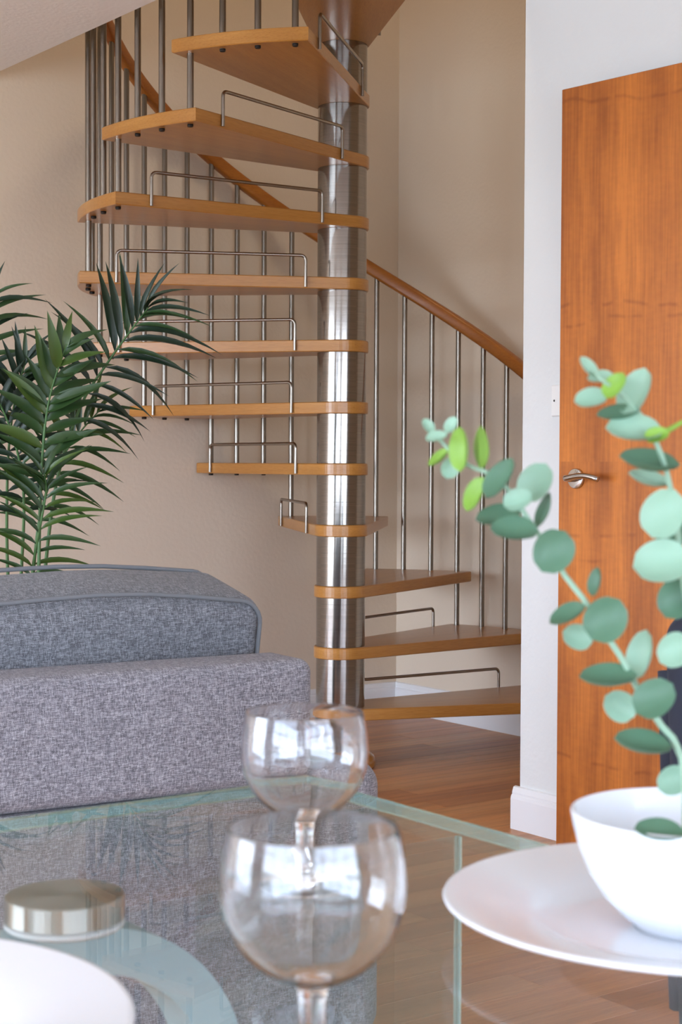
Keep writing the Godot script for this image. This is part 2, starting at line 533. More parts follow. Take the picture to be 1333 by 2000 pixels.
var textures := {}
func M_tex(key: String) -> Texture2D:
	if textures.has(key):
		return textures[key]
	var t: Texture2D
	if key == "plaster_relief":
		var nt := NoiseTexture2D.new()
		nt.width = 512
		nt.height = 512
		nt.seamless = true
		nt.noise = noise(5, 0.06, 4)
		t = nt
	elif key == "weave":
		t = weave(c8(108, 108, 114), c8(240, 241, 246), 11)
	elif key == "weave_relief":
		t = weave(Color(0.1, 0.1, 0.1), Color(1, 1, 1), 11)
	elif key == "brushed":
		var im := Image.create(512, 512, false, Image.FORMAT_RGB8)
		var n := noise(9, 0.5, 2)
		var n2 := noise(19, 0.06, 2)
		for y in 512:
			for x in 512:
				im.set_pixel(x, y, Color.from_hsv(0, 0, clampf(0.93 + 0.10 * n.get_noise_2d(x * 0.02, y) + 0.05 * n2.get_noise_2d(x * 0.02, y), 0, 1)))
		t = ImageTexture.create_from_image(im)
	textures[key] = t
	return t

# woven cloth: threads both ways, each with a tone of its own that wanders along its length
func weave(low: Color, high: Color, seed_: int) -> ImageTexture:
	var size := 768
	var pitch := 4
	var nx := noise(seed_, 0.9, 1, FastNoiseLite.TYPE_VALUE)
	var wander := noise(seed_ + 1, 0.03, 2)
	var im := Image.create(size, size, false, Image.FORMAT_RGB8)
	for y in size:
		var ty := y / pitch
		var fy := absf((y % pitch) - 1.5) / 2.0
		for x in size:
			var tx := x / pitch
			var fx := absf((x % pitch) - 1.5) / 2.0
			var over := (tx + ty) % 2 == 0
			var tone: float
			if over:
				tone = 0.52 + 0.75 * nx.get_noise_2d(tx * 7.3, floorf(y / 19.0 + tx * 3.1) * 5.1) + 0.3 * wander.get_noise_2d(tx * 40.0, y)
				tone *= 1.0 - 0.55 * fx
			else:
				tone = 0.46 + 0.85 * nx.get_noise_2d(floorf(x / 26.0 + ty * 2.7) * 4.7, ty * 6.1 + 900.0) + 0.35 * wander.get_noise_2d(x, ty * 40.0)
				tone *= 1.0 - 0.55 * fy
			im.set_pixel(x, y, low.lerp(high, clampf(tone, 0.0, 1.0)))
	return ImageTexture.create_from_image(im)

func make_materials() -> void:
	plaster("paint_white", c8(226, 227, 226))
	plaster("paint_beige", c8(227, 211, 191))
	plaster("paint_ceiling", c8(234, 230, 224))
	mat("gloss_white", c8(236, 236, 238), 0.35)
	# beech treads and rail, grain along the tread
	var beech := wood_picture(384, c8(216, 158, 84), c8(176, 116, 50), 21, 0.55, 0.3)
	var w := mat("beech", c8(240, 236, 228), 0.28)
	w.albedo_texture = beech
	triplanar(w, Vector3(0.9, 3.2, 3.2))
	w.clearcoat_enabled = true
	w.clearcoat = 0.25
	w.clearcoat_roughness = 0.2
	w = mat("rail_wood", c8(215, 186, 132), 0.38)
	w.albedo_texture = beech
	triplanar(w, Vector3(2.0, 2.0, 2.0))
	# steel
	var s := mat("brushed_steel", c8(166, 160, 154), 0.30, 1.0)
	s.roughness = 0.15
	s.albedo_texture = M_tex("brushed")
	triplanar(s, Vector3(1.0, 6.0, 1.0))
	mat("baluster_steel", c8(148, 140, 130), 0.28, 1.0)
	mat("hoop_steel", c8(160, 152, 142), 0.28, 1.0)
	mat("bolt_dark", c8(52, 46, 42), 0.5, 0.6)
	mat("chrome", c8(205, 205, 205), 0.12, 1.0)
	var spun := mat("disc_steel", c8(196, 198, 190), 0.32, 1.0)
	spun.anisotropy_enabled = true
	spun.anisotropy = -0.95
	# door veneer, grain upright
	w = mat("door_veneer", Color.WHITE, 0.36)
	w.albedo_texture = veneer_picture()
	triplanar(w, Vector3(0.5, 0.5, 0.5), false, Vector3(0.5, 0.5, 0.5))
	mat("door_edge", c8(150, 84, 38), 0.5)
	# floor boards in four tones
	for i in 4:
		var light: Color = [c8(232, 160, 98), c8(222, 148, 88), c8(238, 170, 108), c8(212, 140, 84)][i]
		w = mat("board_%d" % i, Color.WHITE, 0.38)
		w.albedo_texture = wood_picture(256, light, light.darkened(0.26), 60 + i * 7, 0.7, 0.3)
		triplanar(w, Vector3(0.8, 5.0, 5.0), true, Vector3(0.17 * i, 0, 0.31 * i))
	mat("board_gap", c8(74, 50, 38), 0.8)
	# sofa cloth
	for k in [["sofa_cloth", c8(224, 219, 222)], ["cushion_cloth", c8(190, 192, 194)]]:
		var f := mat(k[0], k[1], 0.95)
		f.albedo_texture = M_tex("weave")
		f.heightmap_enabled = true
		f.heightmap_texture = M_tex("weave_relief")
		f.heightmap_scale = 0.06
		f.rim_enabled = true
		f.rim = 0.25
		f.rim_tint = 0.4
		triplanar(f, Vector3(4.4, 4.4, 4.4))
	mat("piping_cloth", c8(118, 120, 124), 0.95)
	mat("sofa_foot", c8(60, 46, 38), 0.5)
	# glass
	var g := mat("table_glass", Color(0.28, 0.50, 0.50, 0.11), 0.0)
	g.metallic_specular = 0.36
	g.transparency = BaseMaterial3D.TRANSPARENCY_ALPHA
	g = mat("glass_edge", Color(0.80, 0.97, 0.95, 0.13), 0.0)
	g.refraction_enabled = true
	g.refraction_scale = 0.05
	g = mat("window_glass", Color(0.9, 0.95, 0.95, 0.03), 0.0)
	g.transparency = BaseMaterial3D.TRANSPARENCY_ALPHA
	g = mat("wine_glass", Color(1.0, 1.0, 1.0, 0.0), 0.0)
	g.refraction_enabled = true
	g.refraction_scale = 0.05
	mat("white_pad", c8(226, 234, 236), 0.4)
	mat("leg_paint", c8(164, 190, 195), 0.4)
	# china
	var p := mat("porcelain", c8(240, 242, 246), 0.12)
	p.metallic_specular = 0.38
	# plants
	leaf_mat("palm_green", c8(42, 68, 31), 0.42, 0.25)
	leaf_mat("palm_deep", c8(28, 48, 30), 0.45, 0.2)
	leaf_mat("palm_light", c8(64, 88, 32), 0.42, 0.3)
	mat("palm_stem", c8(76, 112, 62), 0.5)
	mat("pot_clay", c8(72, 70, 70), 0.7)
	mat("soil", c8(50, 38, 30), 1.0)
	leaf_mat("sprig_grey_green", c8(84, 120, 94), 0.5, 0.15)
	leaf_mat("sprig_lit_pale", c8(148, 182, 157), 0.5, 0.2)  # paler copy of the grey green: light on the leaves put into the colour
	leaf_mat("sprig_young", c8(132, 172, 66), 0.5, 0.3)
	mat("sprig_stem", c8(148, 178, 152), 0.55)
	# chair
	var v := mat("navy_cloth", c8(22, 26, 42), 0.8)
	v.rim_enabled = true
	v.rim = 0.3
	v.rim_tint = 0.5
	mat("chair_leg", c8(64, 54, 48), 0.45)
	mat("switch_plastic", c8(236, 235, 232), 0.3)
	var lamp := mat("added_lamp_glow", c8(250, 240, 220), 0.5)  # glow of the added lamp upstairs
	lamp.emission_enabled = true
	lamp.emission = Color(1.0, 0.92, 0.81)
	lamp.emission_energy_multiplier = 3.0
	mat("frame_white", c8(240, 240, 240), 0.4)

func leaf_mat(called: String, color: Color, rough: float, through: float) -> void:
	var m := mat(called, color, rough)
	m.cull_mode = BaseMaterial3D.CULL_DISABLED
	m.backlight_enabled = true
	m.backlight = Color(color.r * through * 2.0, color.g * through * 2.0, color.b * through)

# 2 m of upright cherry veneer: figure in stripes, ripples across, a few dark cross cracks
func veneer_picture() -> ImageTexture:
	var size := 768
	var fine := noise(31, 0.16, 3)
	var stripe := noise(32, 0.02, 3)
	var wave := noise(33, 0.012, 2)
	var patch := noise(34, 0.008, 3)
	var crack := noise(35, 0.05, 3)
	var light := c8(208, 122, 45)
	var dark := c8(148, 78, 23)
	var im := Image.create(size, size, false, Image.FORMAT_RGB8)
	var lines := [70, 88, 290, 420, 620, 636]
	for y in size:
		for x in size:
			var k := 0.42 + 0.3 * fine.get_noise_2d(x * 1.6, y * 0.06) + 0.55 * stripe.get_noise_2d(x + 8.0 * wave.get_noise_2d(x, y), y * 0.05)
			k += 0.25 * patch.get_noise_2d(x, y * 0.7) + 0.10 * fine.get_noise_2d(x * 0.4, y * 0.8)
			for l in lines.size():
				var d := absf(y - lines[l] - 5.0 * crack.get_noise_2d(x * 0.25, l * 90.0) - (6.0 * sin(x * 0.02 + l)))
				var on := clampf(crack.get_noise_2d(x * 0.6 + 300.0, l * 70.0) * 3.0 + 0.75, 0.0, 1.0)
				if d < 2.6:
					k += on * 0.38 * (1.0 - d / 2.6)
			im.set_pixel(x, y, light.lerp(dark, clampf(k, 0.0, 1.0)))
	return ImageTexture.create_from_image(im)

# ---------------------------------------------------------------- the room
func build_room() -> void:
	var t := 0.15
	struct("wall_north", slab(Vector3(WEST - t, 0, NORTH - t), Vector3(ALCOVE + t, 4.9, NORTH)), M.paint_beige)
	struct("wall_alcove", slab(Vector3(ALCOVE, 0, NORTH), Vector3(ALCOVE + t, 4.9, RETURN + t)), M.paint_beige)
	struct("wall_return", slab(Vector3(EAST + t, 0, RETURN), Vector3(ALCOVE, 4.9, RETURN + t)), M.paint_beige)
	struct("wall_east", slab(Vector3(EAST, 0, RETURN), Vector3(EAST + t, 4.9, SOUTH + t)), M.paint_white)
	# west wall round its two windows, south wall round its added window
	var holes := [[-1.5, 2.2], [3.2, 6.8]]
	var from := NORTH - 0.0
	var n := 0
	for h in [[NORTH, -0.8], [2.2, 3.2], [6.8, SOUTH + t]]:
		if h[1] - h[0] > 0.01:
			struct("wall_west", slab(Vector3(WEST - t, 0, h[0]), Vector3(WEST, CEIL, h[1])), M.paint_white)
	for h in [[-0.8, 2.2], [3.2, 6.8]]:
		struct("wall_west", slab(Vector3(WEST - t, 0, h[0]), Vector3(WEST, 0.15, h[1])), M.paint_white)
		struct("wall_west", slab(Vector3(WEST - t, 1.9, h[0]), Vector3(WEST, CEIL, h[1])), M.paint_white)
		n += 1
		window("window_%d" % n, Vector3(WEST - 0.08, 0.15, h[0]), Vector3(0, 0, 1), h[1] - h[0], 1.75)
	struct("wall_south", slab(Vector3(WEST, 0, SOUTH), Vector3(-5.0, CEIL, SOUTH + t)), M.paint_white)
	struct("wall_south", slab(Vector3(-1.4, 0, SOUTH), Vector3(EAST, CEIL, SOUTH + t)), M.paint_white)
	struct("wall_south", slab(Vector3(-5.0, 0, SOUTH), Vector3(-1.4, 0.15, SOUTH + t)), M.paint_white)
	struct("wall_south", slab(Vector3(-5.0, 1.9, SOUTH), Vector3(-1.4, CEIL, SOUTH + t)), M.paint_white)
	window("window_3", Vector3(-5.0, 0.15, SOUTH + 0.08), Vector3(1, 0, 0), 3.6, 1.75)  # unseen window, added to light the back of the sofa
	# ceiling of the living room with the stair opening, and the storey above
	struct("ceiling", slab(Vector3(WEST, CEIL, NORTH), Vector3(-0.885, CEIL + 0.34, SOUTH)), M.paint_ceiling)
	struct("ceiling_by_door", slab(Vector3(-0.885, CEIL, RETURN), Vector3(EAST, CEIL + 0.34, SOUTH)), M.paint_ceiling)
	struct("ceiling_upper", slab(Vector3(-3.2, 4.75, NORTH), Vector3(ALCOVE, 4.9, 3.2)), M.paint_ceiling)
	struct("wall_upper_west", slab(Vector3(-3.35, CEIL + 0.34, NORTH), Vector3(-3.2, 4.9, 3.35)), M.paint_ceiling)
	struct("wall_upper_south", slab(Vector3(-3.2, CEIL + 0.34, 3.2), Vector3(EAST, 4.9, 3.35)), M.paint_ceiling)
	# skirting boards
	var prof := [Vector2(0, 0), Vector2(0.018, 0), Vector2(0.018, 0.084), Vector2(0.0165, 0.091), Vector2(0.012, 0.096), Vector2(0.0125, 0.101), Vector2(0.010, 0.108), Vector2(0.0075, 0.115), Vector2(0.0, 0.117)]
	var sk := moulding(Vector3(EAST, 0, RETURN - 0.018), Vector3(EAST, 0, SOUTH), Vector3(-1, 0, 0), prof)
	struct("baseboard_east", sk, M.gloss_white)
	struct("baseboard_return", moulding(Vector3(EAST + 0.0005, 0, RETURN), Vector3(ALCOVE, 0, RETURN), Vector3(0, 0, -1), prof), M.gloss_white)
	struct("baseboard_alcove", moulding(Vector3(ALCOVE, 0, NORTH), Vector3(ALCOVE, 0, RETURN), Vector3(-1, 0, 0), prof), M.gloss_white)
	struct("baseboard_north", moulding(Vector3(WEST, 0, NORTH), Vector3(ALCOVE, 0, NORTH), Vector3(0, 0, 1), prof), M.gloss_white)

# a casement: outer frame, three mullions, one rail, and its panes
func window(called: String, corner: Vector3, along: Vector3, wide: float, high: float, up := Vector3.UP) -> void:
	var o := Node3D.new()
	o.name = called
	o.set_meta("kind", "structure")
	add_child(o)
	o.position = corner
	var deep := along.cross(up).abs() * 0.06
	var bar := func(name_: String, u0: float, u1: float, v0: float, v1: float) -> void:
		var a: Vector3 = along * u0 + up * v0 - deep / 2.0
		var b: Vector3 = along * u1 + up * v1 + deep / 2.0
		part(name_, box((a + b) / 2.0, (b - a).abs(), 0.004), M.frame_white, o)
	bar.call("frame_bar", 0, wide, 0, 0.06)
	bar.call("frame_bar", 0, wide, high - 0.06, high)
	bar.call("frame_bar", 0, 0.06, 0.06, high - 0.06)
	bar.call("frame_bar", wide - 0.06, wide, 0.06, high - 0.06)
	var n := 4
	for i in range(1, n):
		bar.call("mullion", wide * i / n - 0.03, wide * i / n + 0.03, 0.06, high - 0.06)
	bar.call("rail", 0.06, wide - 0.06, high * 0.68 - 0.02, high * 0.68 + 0.02)
	var thin := deep * 0.07
	for i in n:
		for v in [[0.06, high * 0.68 - 0.02], [high * 0.68 + 0.02, high - 0.06]]:
			var a: Vector3 = along * (wide * i / n + (0.06 if i == 0 else 0.03)) + up * v[0] - thin
			var b: Vector3 = along * (wide * (i + 1) / n - (0.06 if i == n - 1 else 0.03)) + up * v[1] + thin
			part("pane", box((a + b) / 2.0, (b - a).abs(), 0.0003), M.window_glass, o)

# boards laid along x in staggered rows
func build_floor() -> void:
	var fl := Node3D.new()
	fl.name = "floor"
	fl.set_meta("kind", "structure")
	fl.set_meta("label", "warm brown wooden board floor")
	add_child(fl)
	var x0 := -3.4
	var z1 := 4.4
	part("underlay", slab(Vector3(WEST - 0.15, -0.2, NORTH - 0.15), Vector3(ALCOVE + 0.15, -0.012, SOUTH + 0.15)), M.board_gap, fl)
	# the rest of the floor, beyond the boards in view
	part("outer_boards", slab(Vector3(WEST, -0.012, NORTH), Vector3(x0 - 0.001, 0, SOUTH)), M.board_1, fl)
	part("outer_boards", slab(Vector3(x0, -0.012, z1 + 0.002), Vector3(EAST, 0, SOUTH)), M.board_0, fl)
	var rng := RandomNumberGenerator.new()
	rng.seed = 4
	var deep := 0.098
	var z := NORTH
	var row := 0
	while z < z1 - 0.01:
		var zz := minf(z + deep, z1)
		var x := x0
		var right := ALCOVE if z < RETURN else EAST
		var len_ := rng.randf_range(0.5, 1.35)
		while x < right - 0.02:
			var xe := minf(x + len_, right)
			if right - xe < 0.2:
				xe = right
			var c := Vector3((x + xe) / 2.0, -0.006, (z + zz) / 2.0)
			part("board", box(Vector3.ZERO, Vector3(xe - x - 0.0008, 0.012, zz - z - 0.0008), 0.0006), M["board_%d" % rng.randi_range(0, 3)], fl, c)
			x = xe
			len_ = 1.35
		z += deep
		row += 1

# ---------------------------------------------------------------- spiral staircase
const RISE := 0.2
const STEP := 22.5
const FIRST := 92.02 - 36.0 - 3 * 22.5   # direction of the first tread, degrees anticlockwise from x seen from above
const TREAD_R := 0.856
const POST_R := 0.823
const COLLAR := 0.088
const THICK := 0.038
const HALF := 14.1

func polar(r: float, deg: float, y := 0.0) -> Vector3:
	return Vector3(r * cos(deg_to_rad(deg)), y, -r * sin(deg_to_rad(deg)))

func rail_height(deg: float) -> float:
	return RISE * (1.0 + (deg - FIRST) / STEP) + 1.02

func build_stairs() -> void:
	var s := thing("spiral_staircase", "spiral staircase with pale wooden treads, steel balusters and round steel column", "staircase")
	var count := 13
	# one tread shape for all
	var outline := PackedVector2Array()
	for i in 15:
		var a := deg_to_rad(lerpf(-HALF, HALF, i / 14.0))
		outline.append(Vector2(cos(a), sin(a)) * TREAD_R)
	var tang := HALF + rad_to_deg(acos(COLLAR / TREAD_R))
	for i in 25:
		var a := deg_to_rad(lerpf(tang, 360.0 - tang, i / 24.0))
		outline.append(Vector2(cos(a), sin(a)) * COLLAR)
	var tread_mesh := plate_of(outline, -THICK, 0.0, 0.0025)
	# hoop that closes the gap at the back edge of the tread
	var corner := polar(TREAD_R, HALF)
	var near := polar(COLLAR, tang)
	var edge := (corner - near).normalized()
	var out := polar(1.0, tang)
	var r := 0.0052
	var a0 := near + edge * 0.135 + out * (r + 0.0005)
	var a1 := corner - edge * 0.115 + out * (r + 0.0005)
	var high := 0.066
	var bend := 0.016
	var path := []
	path.append(a0 + Vector3.DOWN * 0.034)
	for i in 6:
		var w := PI / 2 * i / 5
		path.append(a0 + Vector3.UP * (high - bend + bend * sin(w)) + edge * bend * (1.0 - cos(w)))
	for i in 6:
		var w := PI / 2 * i / 5
		path.append(a1 + Vector3.UP * (high - bend + bend * cos(w)) - edge * bend * (1.0 - sin(w)))
	path.append(a1 + Vector3.DOWN * 0.034)
	var hoop_mesh := tube(path, r, 10)
	var bolt_mesh := lathe([Vector2(0.0001, -0.008), Vector2(0.007, -0.008), Vector2(0.0085, -0.006), Vector2(0.0085, 0.0), Vector2(0.0001, 0.0)], 12)
	var flange := lathe([Vector2(0.0001, 0.0), Vector2(0.112, 0.0), Vector2(0.117, 0.006), Vector2(0.118, 0.02), Vector2(0.113, 0.036), Vector2(0.098, 0.048), Vector2(0.083, 0.052), Vector2(0.0001, 0.052)], 48)
	part("base_flange", flange, M.beech, s)
	var low := 0.05
	for k in range(1, count + 1):
		var y := RISE * k
		var dir := FIRST + STEP * (k - 1)
		# column piece under this tread
		var tube_mesh := lathe([Vector2(0.0795, low), Vector2(0.0805, low + 0.001), Vector2(0.0805, y - THICK - 0.001), Vector2(0.0795, y - THICK)], 64)
		part("column_tube", tube_mesh, M.brushed_steel, s)
		low = y
		var t := part("tread", tread_mesh, M.beech, s, Vector3(0, y, 0), Vector3(0, deg_to_rad(dir), 0))
		part("guard_hoop", hoop_mesh, M.hoop_steel, t)
		for j in 3:
			var at := dir - 11.25 + 7.5 * j
			var foot := y - THICK if j > 0 else y - RISE - THICK
			if k == 1 and j == 0:
				foot = 0.001
			var p := polar(POST_R, at)
			var top := rail_height(at) - 0.012
			var b := part("baluster", lathe([Vector2(0.0001, 0), Vector2(0.0095, 0), Vector2(0.0095, top - foot), Vector2(0.0001, top - foot)], 14), M.baluster_steel, s, Vector3(p.x, foot, p.z))
			if foot > 0.01:
				part("bolt", bolt_mesh, M.bolt_dark, b)
	part("column_tube", lathe([Vector2(0.0795, low), Vector2(0.0805, low + 0.001), Vector2(0.0805, 3.6), Vector2(0.0001, 3.6)], 64), M.brushed_steel, s)
	# handrail: rounded section swept round the posts
	var rows := []
	var from := FIRST - 13.0
	var to := FIRST + STEP * 12.6
	var steps := 150
	for i in steps + 1:
		var d := lerpf(from, to, float(i) / steps)
		var c := polar(POST_R, d, rail_height(d))
		var ro := polar(1.0, d)
		var tan_ := (polar(POST_R, d + 0.5, rail_height(d + 0.5)) - c).normalized()
		var up := tan_.cross(ro).normalized()
		if up.y < 0.0:
			up = -up
		var prof := func(f: float) -> Array:
			var row := []
			for j in 16:
				var w := TAU * j / 16
				var cx := signf(cos(w)) * pow(absf(cos(w)), 0.6) * 0.021
				var cy := signf(sin(w)) * pow(absf(sin(w)), 0.6) * 0.024
				row.append(c + (ro * cx + up * cy) * f)
			return row
		if i == 0:
			rows.append(prof.call(0.001))
		rows.append(prof.call(1.0))
		if i == steps:
			rows.append(prof.call(0.001))
	part("handrail", grid(rows, true, false, true), M.rail_wood, s)

# ---------------------------------------------------------------- door and switch
func build_door() -> void:
	# stands open, folded back almost flat against the wall; the free edge is the node's origin
	var swing := deg_to_rad(4.2)
	var d := thing("open_door", "orange cherry veneer door standing open against the white wall", "door", Vector3(-0.227, 0.008, 1.268), swing)
	var wide := 0.762
	var high := 1.952
	part("door_leaf", box(Vector3(0.0145, high / 2.0, wide / 2.0), Vector3(0.029, high, wide), 0.0015), M.door_veneer, d)
	for y in [0.25, 1.0, 1.72]:
		part("hinge", lathe([Vector2(0.0001, -0.05), Vector2(0.007, -0.05), Vector2(0.007, 0.05), Vector2(0.0001, 0.05)], 12), M.chrome, d, Vector3(0.02, y, wide + 0.006))
	# lever handle on a round rose
	var hy := 0.957
	var hz := 0.062
	var h := Node3D.new()
	h.name = "handle"
	d.add_child(h, true)
	h.position = Vector3(0, hy, hz)
	var turn := Vector3(0, 0, PI / 2)
	var rose := part("rose", lathe([Vector2(0.0001, -0.001), Vector2(0.026, -0.001), Vector2(0.026, 0.006), Vector2(0.024, 0.009), Vector2(0.0001, 0.0095)], 32), M.chrome, h, Vector3.ZERO, turn)
	rose.set_meta("label", "round chrome rose")
	var path := [Vector3(-0.004, 0, 0), Vector3(-0.03, 0, 0)]
	for i in 6:
		var a := PI / 2 * i / 5
		path.append(Vector3(-0.036 - 0.014 * sin(a), 0.001, 0.014 * (1.0 - cos(a))))
	for i in range(1, 9):
		var t := i / 8.0
		path.append(Vector3(-0.05 + 0.006 * t * t, 0.001 + 0.010 * sin(PI * t * 0.85) - 0.006 * t, 0.014 + 0.094 * t))
	var lever := part("lever", tube(path, 0.0088, 14, 0.0075), M.chrome, h)
	lever.set_meta("label", "curved chrome lever")

func build_switch() -> void:
	var s := thing("light_switch", "small white light switch plate on wall beside orange door", "switch", Vector3(EAST, 1.17, 1.192))
	part("plate", box(Vector3(-0.004, 0, 0), Vector3(0.008, 0.084, 0.086), 0.003), M.switch_plastic, s)
	part("rocker", box(Vector3(-0.009, 0, 0.006), Vector3(0.004, 0.03, 0.02), 0.001), M.switch_plastic, s)
	for z in [-0.03, 0.03]:
		part("screw", lathe([Vector2(0.0001, 0), Vector2(0.0032, 0), Vector2(0.0025, 0.001), Vector2(0.0001, 0.001)], 10), M.bolt_dark, s, Vector3(-0.0079, 0, z), Vector3(0, 0, PI / 2))

# ---------------------------------------------------------------- sofa
func build_sofa() -> void:
	var turn := -deg_to_rad(4.86)
	var at := Vector3(-1.711, 0, 2.29)
	var s := thing("sofa", "grey woven fabric sofa seen from behind, low arms", "sofa", at, turn)
	var wide := 1.5
	# back panel in two lengths of cloth with a seam between
	part("back_panel", soft_box(Vector3(wide, 0.192, 0.13), 0.022, 5, Vector3(0, 0, 0.004)), M.sofa_cloth, s, Vector3(-wide / 2.0, 0.604, -0.065))
	part("back_panel", box(Vector3(-wide / 2.0, 0.2985, -0.0655), Vector3(wide, 0.417, 0.131), 0.004), M.sofa_cloth, s)
	var arm := soft_box(Vector3(0.135, 0.45, 0.88), 0.045, 6)
	part("arm", arm, M.sofa_cloth, s, Vector3(0.069, 0.305, -0.442))
	part("arm", arm, M.sofa_cloth, s, Vector3(-wide - 0.069, 0.305, -0.442))
	part("seat_base", box(Vector3(-wide / 2.0, 0.20, -0.49), Vector3(wide, 0.22, 0.72), 0.01), M.sofa_cloth, s)
	for i in 2:
		part("seat_cushion", soft_box(Vector3(wide / 2.0 - 0.006, 0.14, 0.74), 0.04, 5, Vector3(0, 0.015, 0)), M.sofa_cloth, s, Vector3(-wide / 4.0 - i * wide / 2.0, 0.364, -0.50))
	for x in [-0.06, -wide + 0.06]:
		for z in [-0.08, -0.80]:
			part("foot", box(Vector3(x, 0.045, z), Vector3(0.05, 0.09, 0.05), 0.004), M.sofa_foot, s)
	# loose back cushions
	var size := Vector3(0.735, 0.36, 0.20)
	for i in 2:
		var local := Vector3(-0.016 - size.x / 2.0 - i * (size.x + 0.012), 0.628, -0.262)
		var label: String = ["grey boxed back cushion with piped edges at the sofa's right end", "grey boxed back cushion with piped edges at the sofa's left end"][i]
		var c := thing("sofa_cushion", label, "cushion", at + local.rotated(Vector3.UP, turn), turn, "sofa back cushions")
		c.rotation.x = deg_to_rad(11.0)
		part("cover", soft_box(size, 0.03, 5, Vector3(0.006, 0.012, 0.02), 0.005), M.cushion_cloth, c)
		for zz in [1.0, -1.0]:
			var path := []
			var hx := size.x / 2.0 - 0.005
			var hy := size.y / 2.0 - 0.004
			var rr := 0.035
			for q in 4:
				var cx: float = [hx - rr, -hx + rr, -hx + rr, hx - rr][q]
				var cy: float = [hy - rr, hy - rr, -hy + rr, -hy + rr][q]
				for k in 7:
					var a := PI / 2 * (q + k / 6.0)
					path.append(Vector3(cx + rr * cos(a), cy + rr * sin(a), 0))
				var nx: float = [-hx + rr, -hx, hx - rr, hx][q]
				var ny: float = [hy, -hy + rr, -hy, hy - rr][q]
				var last: Vector3 = path[path.size() - 1]
				for k in range(1, 8):
					path.append(last.lerp(Vector3(nx, ny, 0), k / 8.0))
			path.append(path[0])
			for k in path.size():
				var p: Vector3 = path[k]
				var bulge := 0.012 * (1.0 - pow(absf(p.x) / hx, 2.5)) * signf(p.y) * (1.0 if absf(p.y) > hy - 0.01 else 0.0)
				p.y += bulge + 0.005 * sin(p.x * 7.0 + 1.0) * sin(zz * 0.09 * 5.0 + 0.6) + 0.003 * sin(p.x * 13.0)
				p.z = zz * (size.z / 2.0 - 0.006)
				path[k] = p
			part("piping", tube(path, 0.0038, 8), M.piping_cloth, c)

# ---------------------------------------------------------------- table
func build_table() -> void:
	var x0 := -3.80
	var x1 := -2.37
	var z0 := 3.215
	var z1 := 4.20
	var th := 0.010
	var t := thing("glass_dining_table", "clear glass table top on rounded pale metal supports", "table", Vector3((x0 + x1) / 2.0, 0, (z0 + z1) / 2.0))
	var hx := (x1 - x0) / 2.0
	var hz := (z1 - z0) / 2.0
	var rim := 0.004
	var st := begin()
	for y in [TABLE, TABLE - th]:
		var q := [Vector3(-hx + rim, y, hz - rim), Vector3(hx - rim, y, hz - rim), Vector3(hx - rim, y, -hz + rim), Vector3(-hx + rim, y, -hz + rim)]
		if y == TABLE:
			quad(st, q[0], q[1], q[2], q[3])
		else:
			quad(st, q[3], q[2], q[1], q[0])
	part("glass_top", done(st), M.table_glass, t)
	# polished edge, one strip to each side
	for e in [[Vector3(0, 0, rim / 2.0 - hz), Vector3(2 * hx, th, rim)], [Vector3(0, 0, hz - rim / 2.0), Vector3(2 * hx, th, rim)], [Vector3(rim / 2.0 - hx, 0, 0), Vector3(rim, th, 2 * hz - 2 * rim)], [Vector3(hx - rim / 2.0, 0, 0), Vector3(rim, th, 2 * hz - 2 * rim)]]:
		var c: Vector3 = e[0]
		part("polished_edge", box(Vector3(c.x, TABLE - th / 2.0, c.z), e[1], 0.001), M.glass_edge, t)
	# hoop shaped supports with a steel disc glued under the glass
	for sx in [1, -1]:
		for sz in [-1, 1]:
			var at := Vector3(sx * (hx - 0.322), 0, sz * (hz - 0.188))
			part("support", arch(0.126, 0.096, 0.7065, 0.045), M.leg_paint, t, at)
			part("pad", lathe([Vector2(0.0001, 0.704), Vector2(0.0375, 0.704), Vector2(0.039, 0.706), Vector2(0.0385, 0.7095), Vector2(0.0001, 0.7095)], 48), M.white_pad, t, at)
			part("disc", spun_disc(0.0385, 0.7095, 0.7248), M.disc_steel, t, at)
	# upright glass panel below the edge
	var px := hx - 0.12
	var pane := part("glass_panel", box(Vector3(px, 0.362, 3.42 - (z0 + z1) / 2.0), Vector3(0.226, 0.724, 0.005), 0.0006), M.table_glass, t)
	part("polished_edge", box(Vector3(px + 0.1155, 0.362, 3.42 - (z0 + z1) / 2.0), Vector3(0.004, 0.724, 0.005), 0.0006), M.glass_edge, t)
	pane.set_meta("label", "upright clear glass panel")

# a short round disc whose u runs round it, so that its turned finish has a direction
func spun_disc(r: float, y0: float, y1: float) -> ArrayMesh:
	var st := begin()
	var n := 64
	var ring := [[0.0, y1], [r * 0.5, y1], [r - 0.0007, y1], [r, y1 - 0.001], [r, y0], [0.0, y0]]
	for k in ring.size() - 1:
		for i in n:
			var q := []
			for c in [[k, i], [k, i + 1], [k + 1, i + 1], [k + 1, i]]:
				var a: float = TAU * c[1] / n
				q.append([Vector3(ring[c[0]][0] * cos(a), ring[c[0]][1], -ring[c[0]][0] * sin(a)), Vector2(float(c[1]) / n * 8.0, c[0] * 0.3)])
			for j in [0, 1, 2, 0, 2, 3]:
				st.set_uv(q[j][1])
				st.add_vertex(q[j][0])
	st.generate_normals()
	return st.commit()

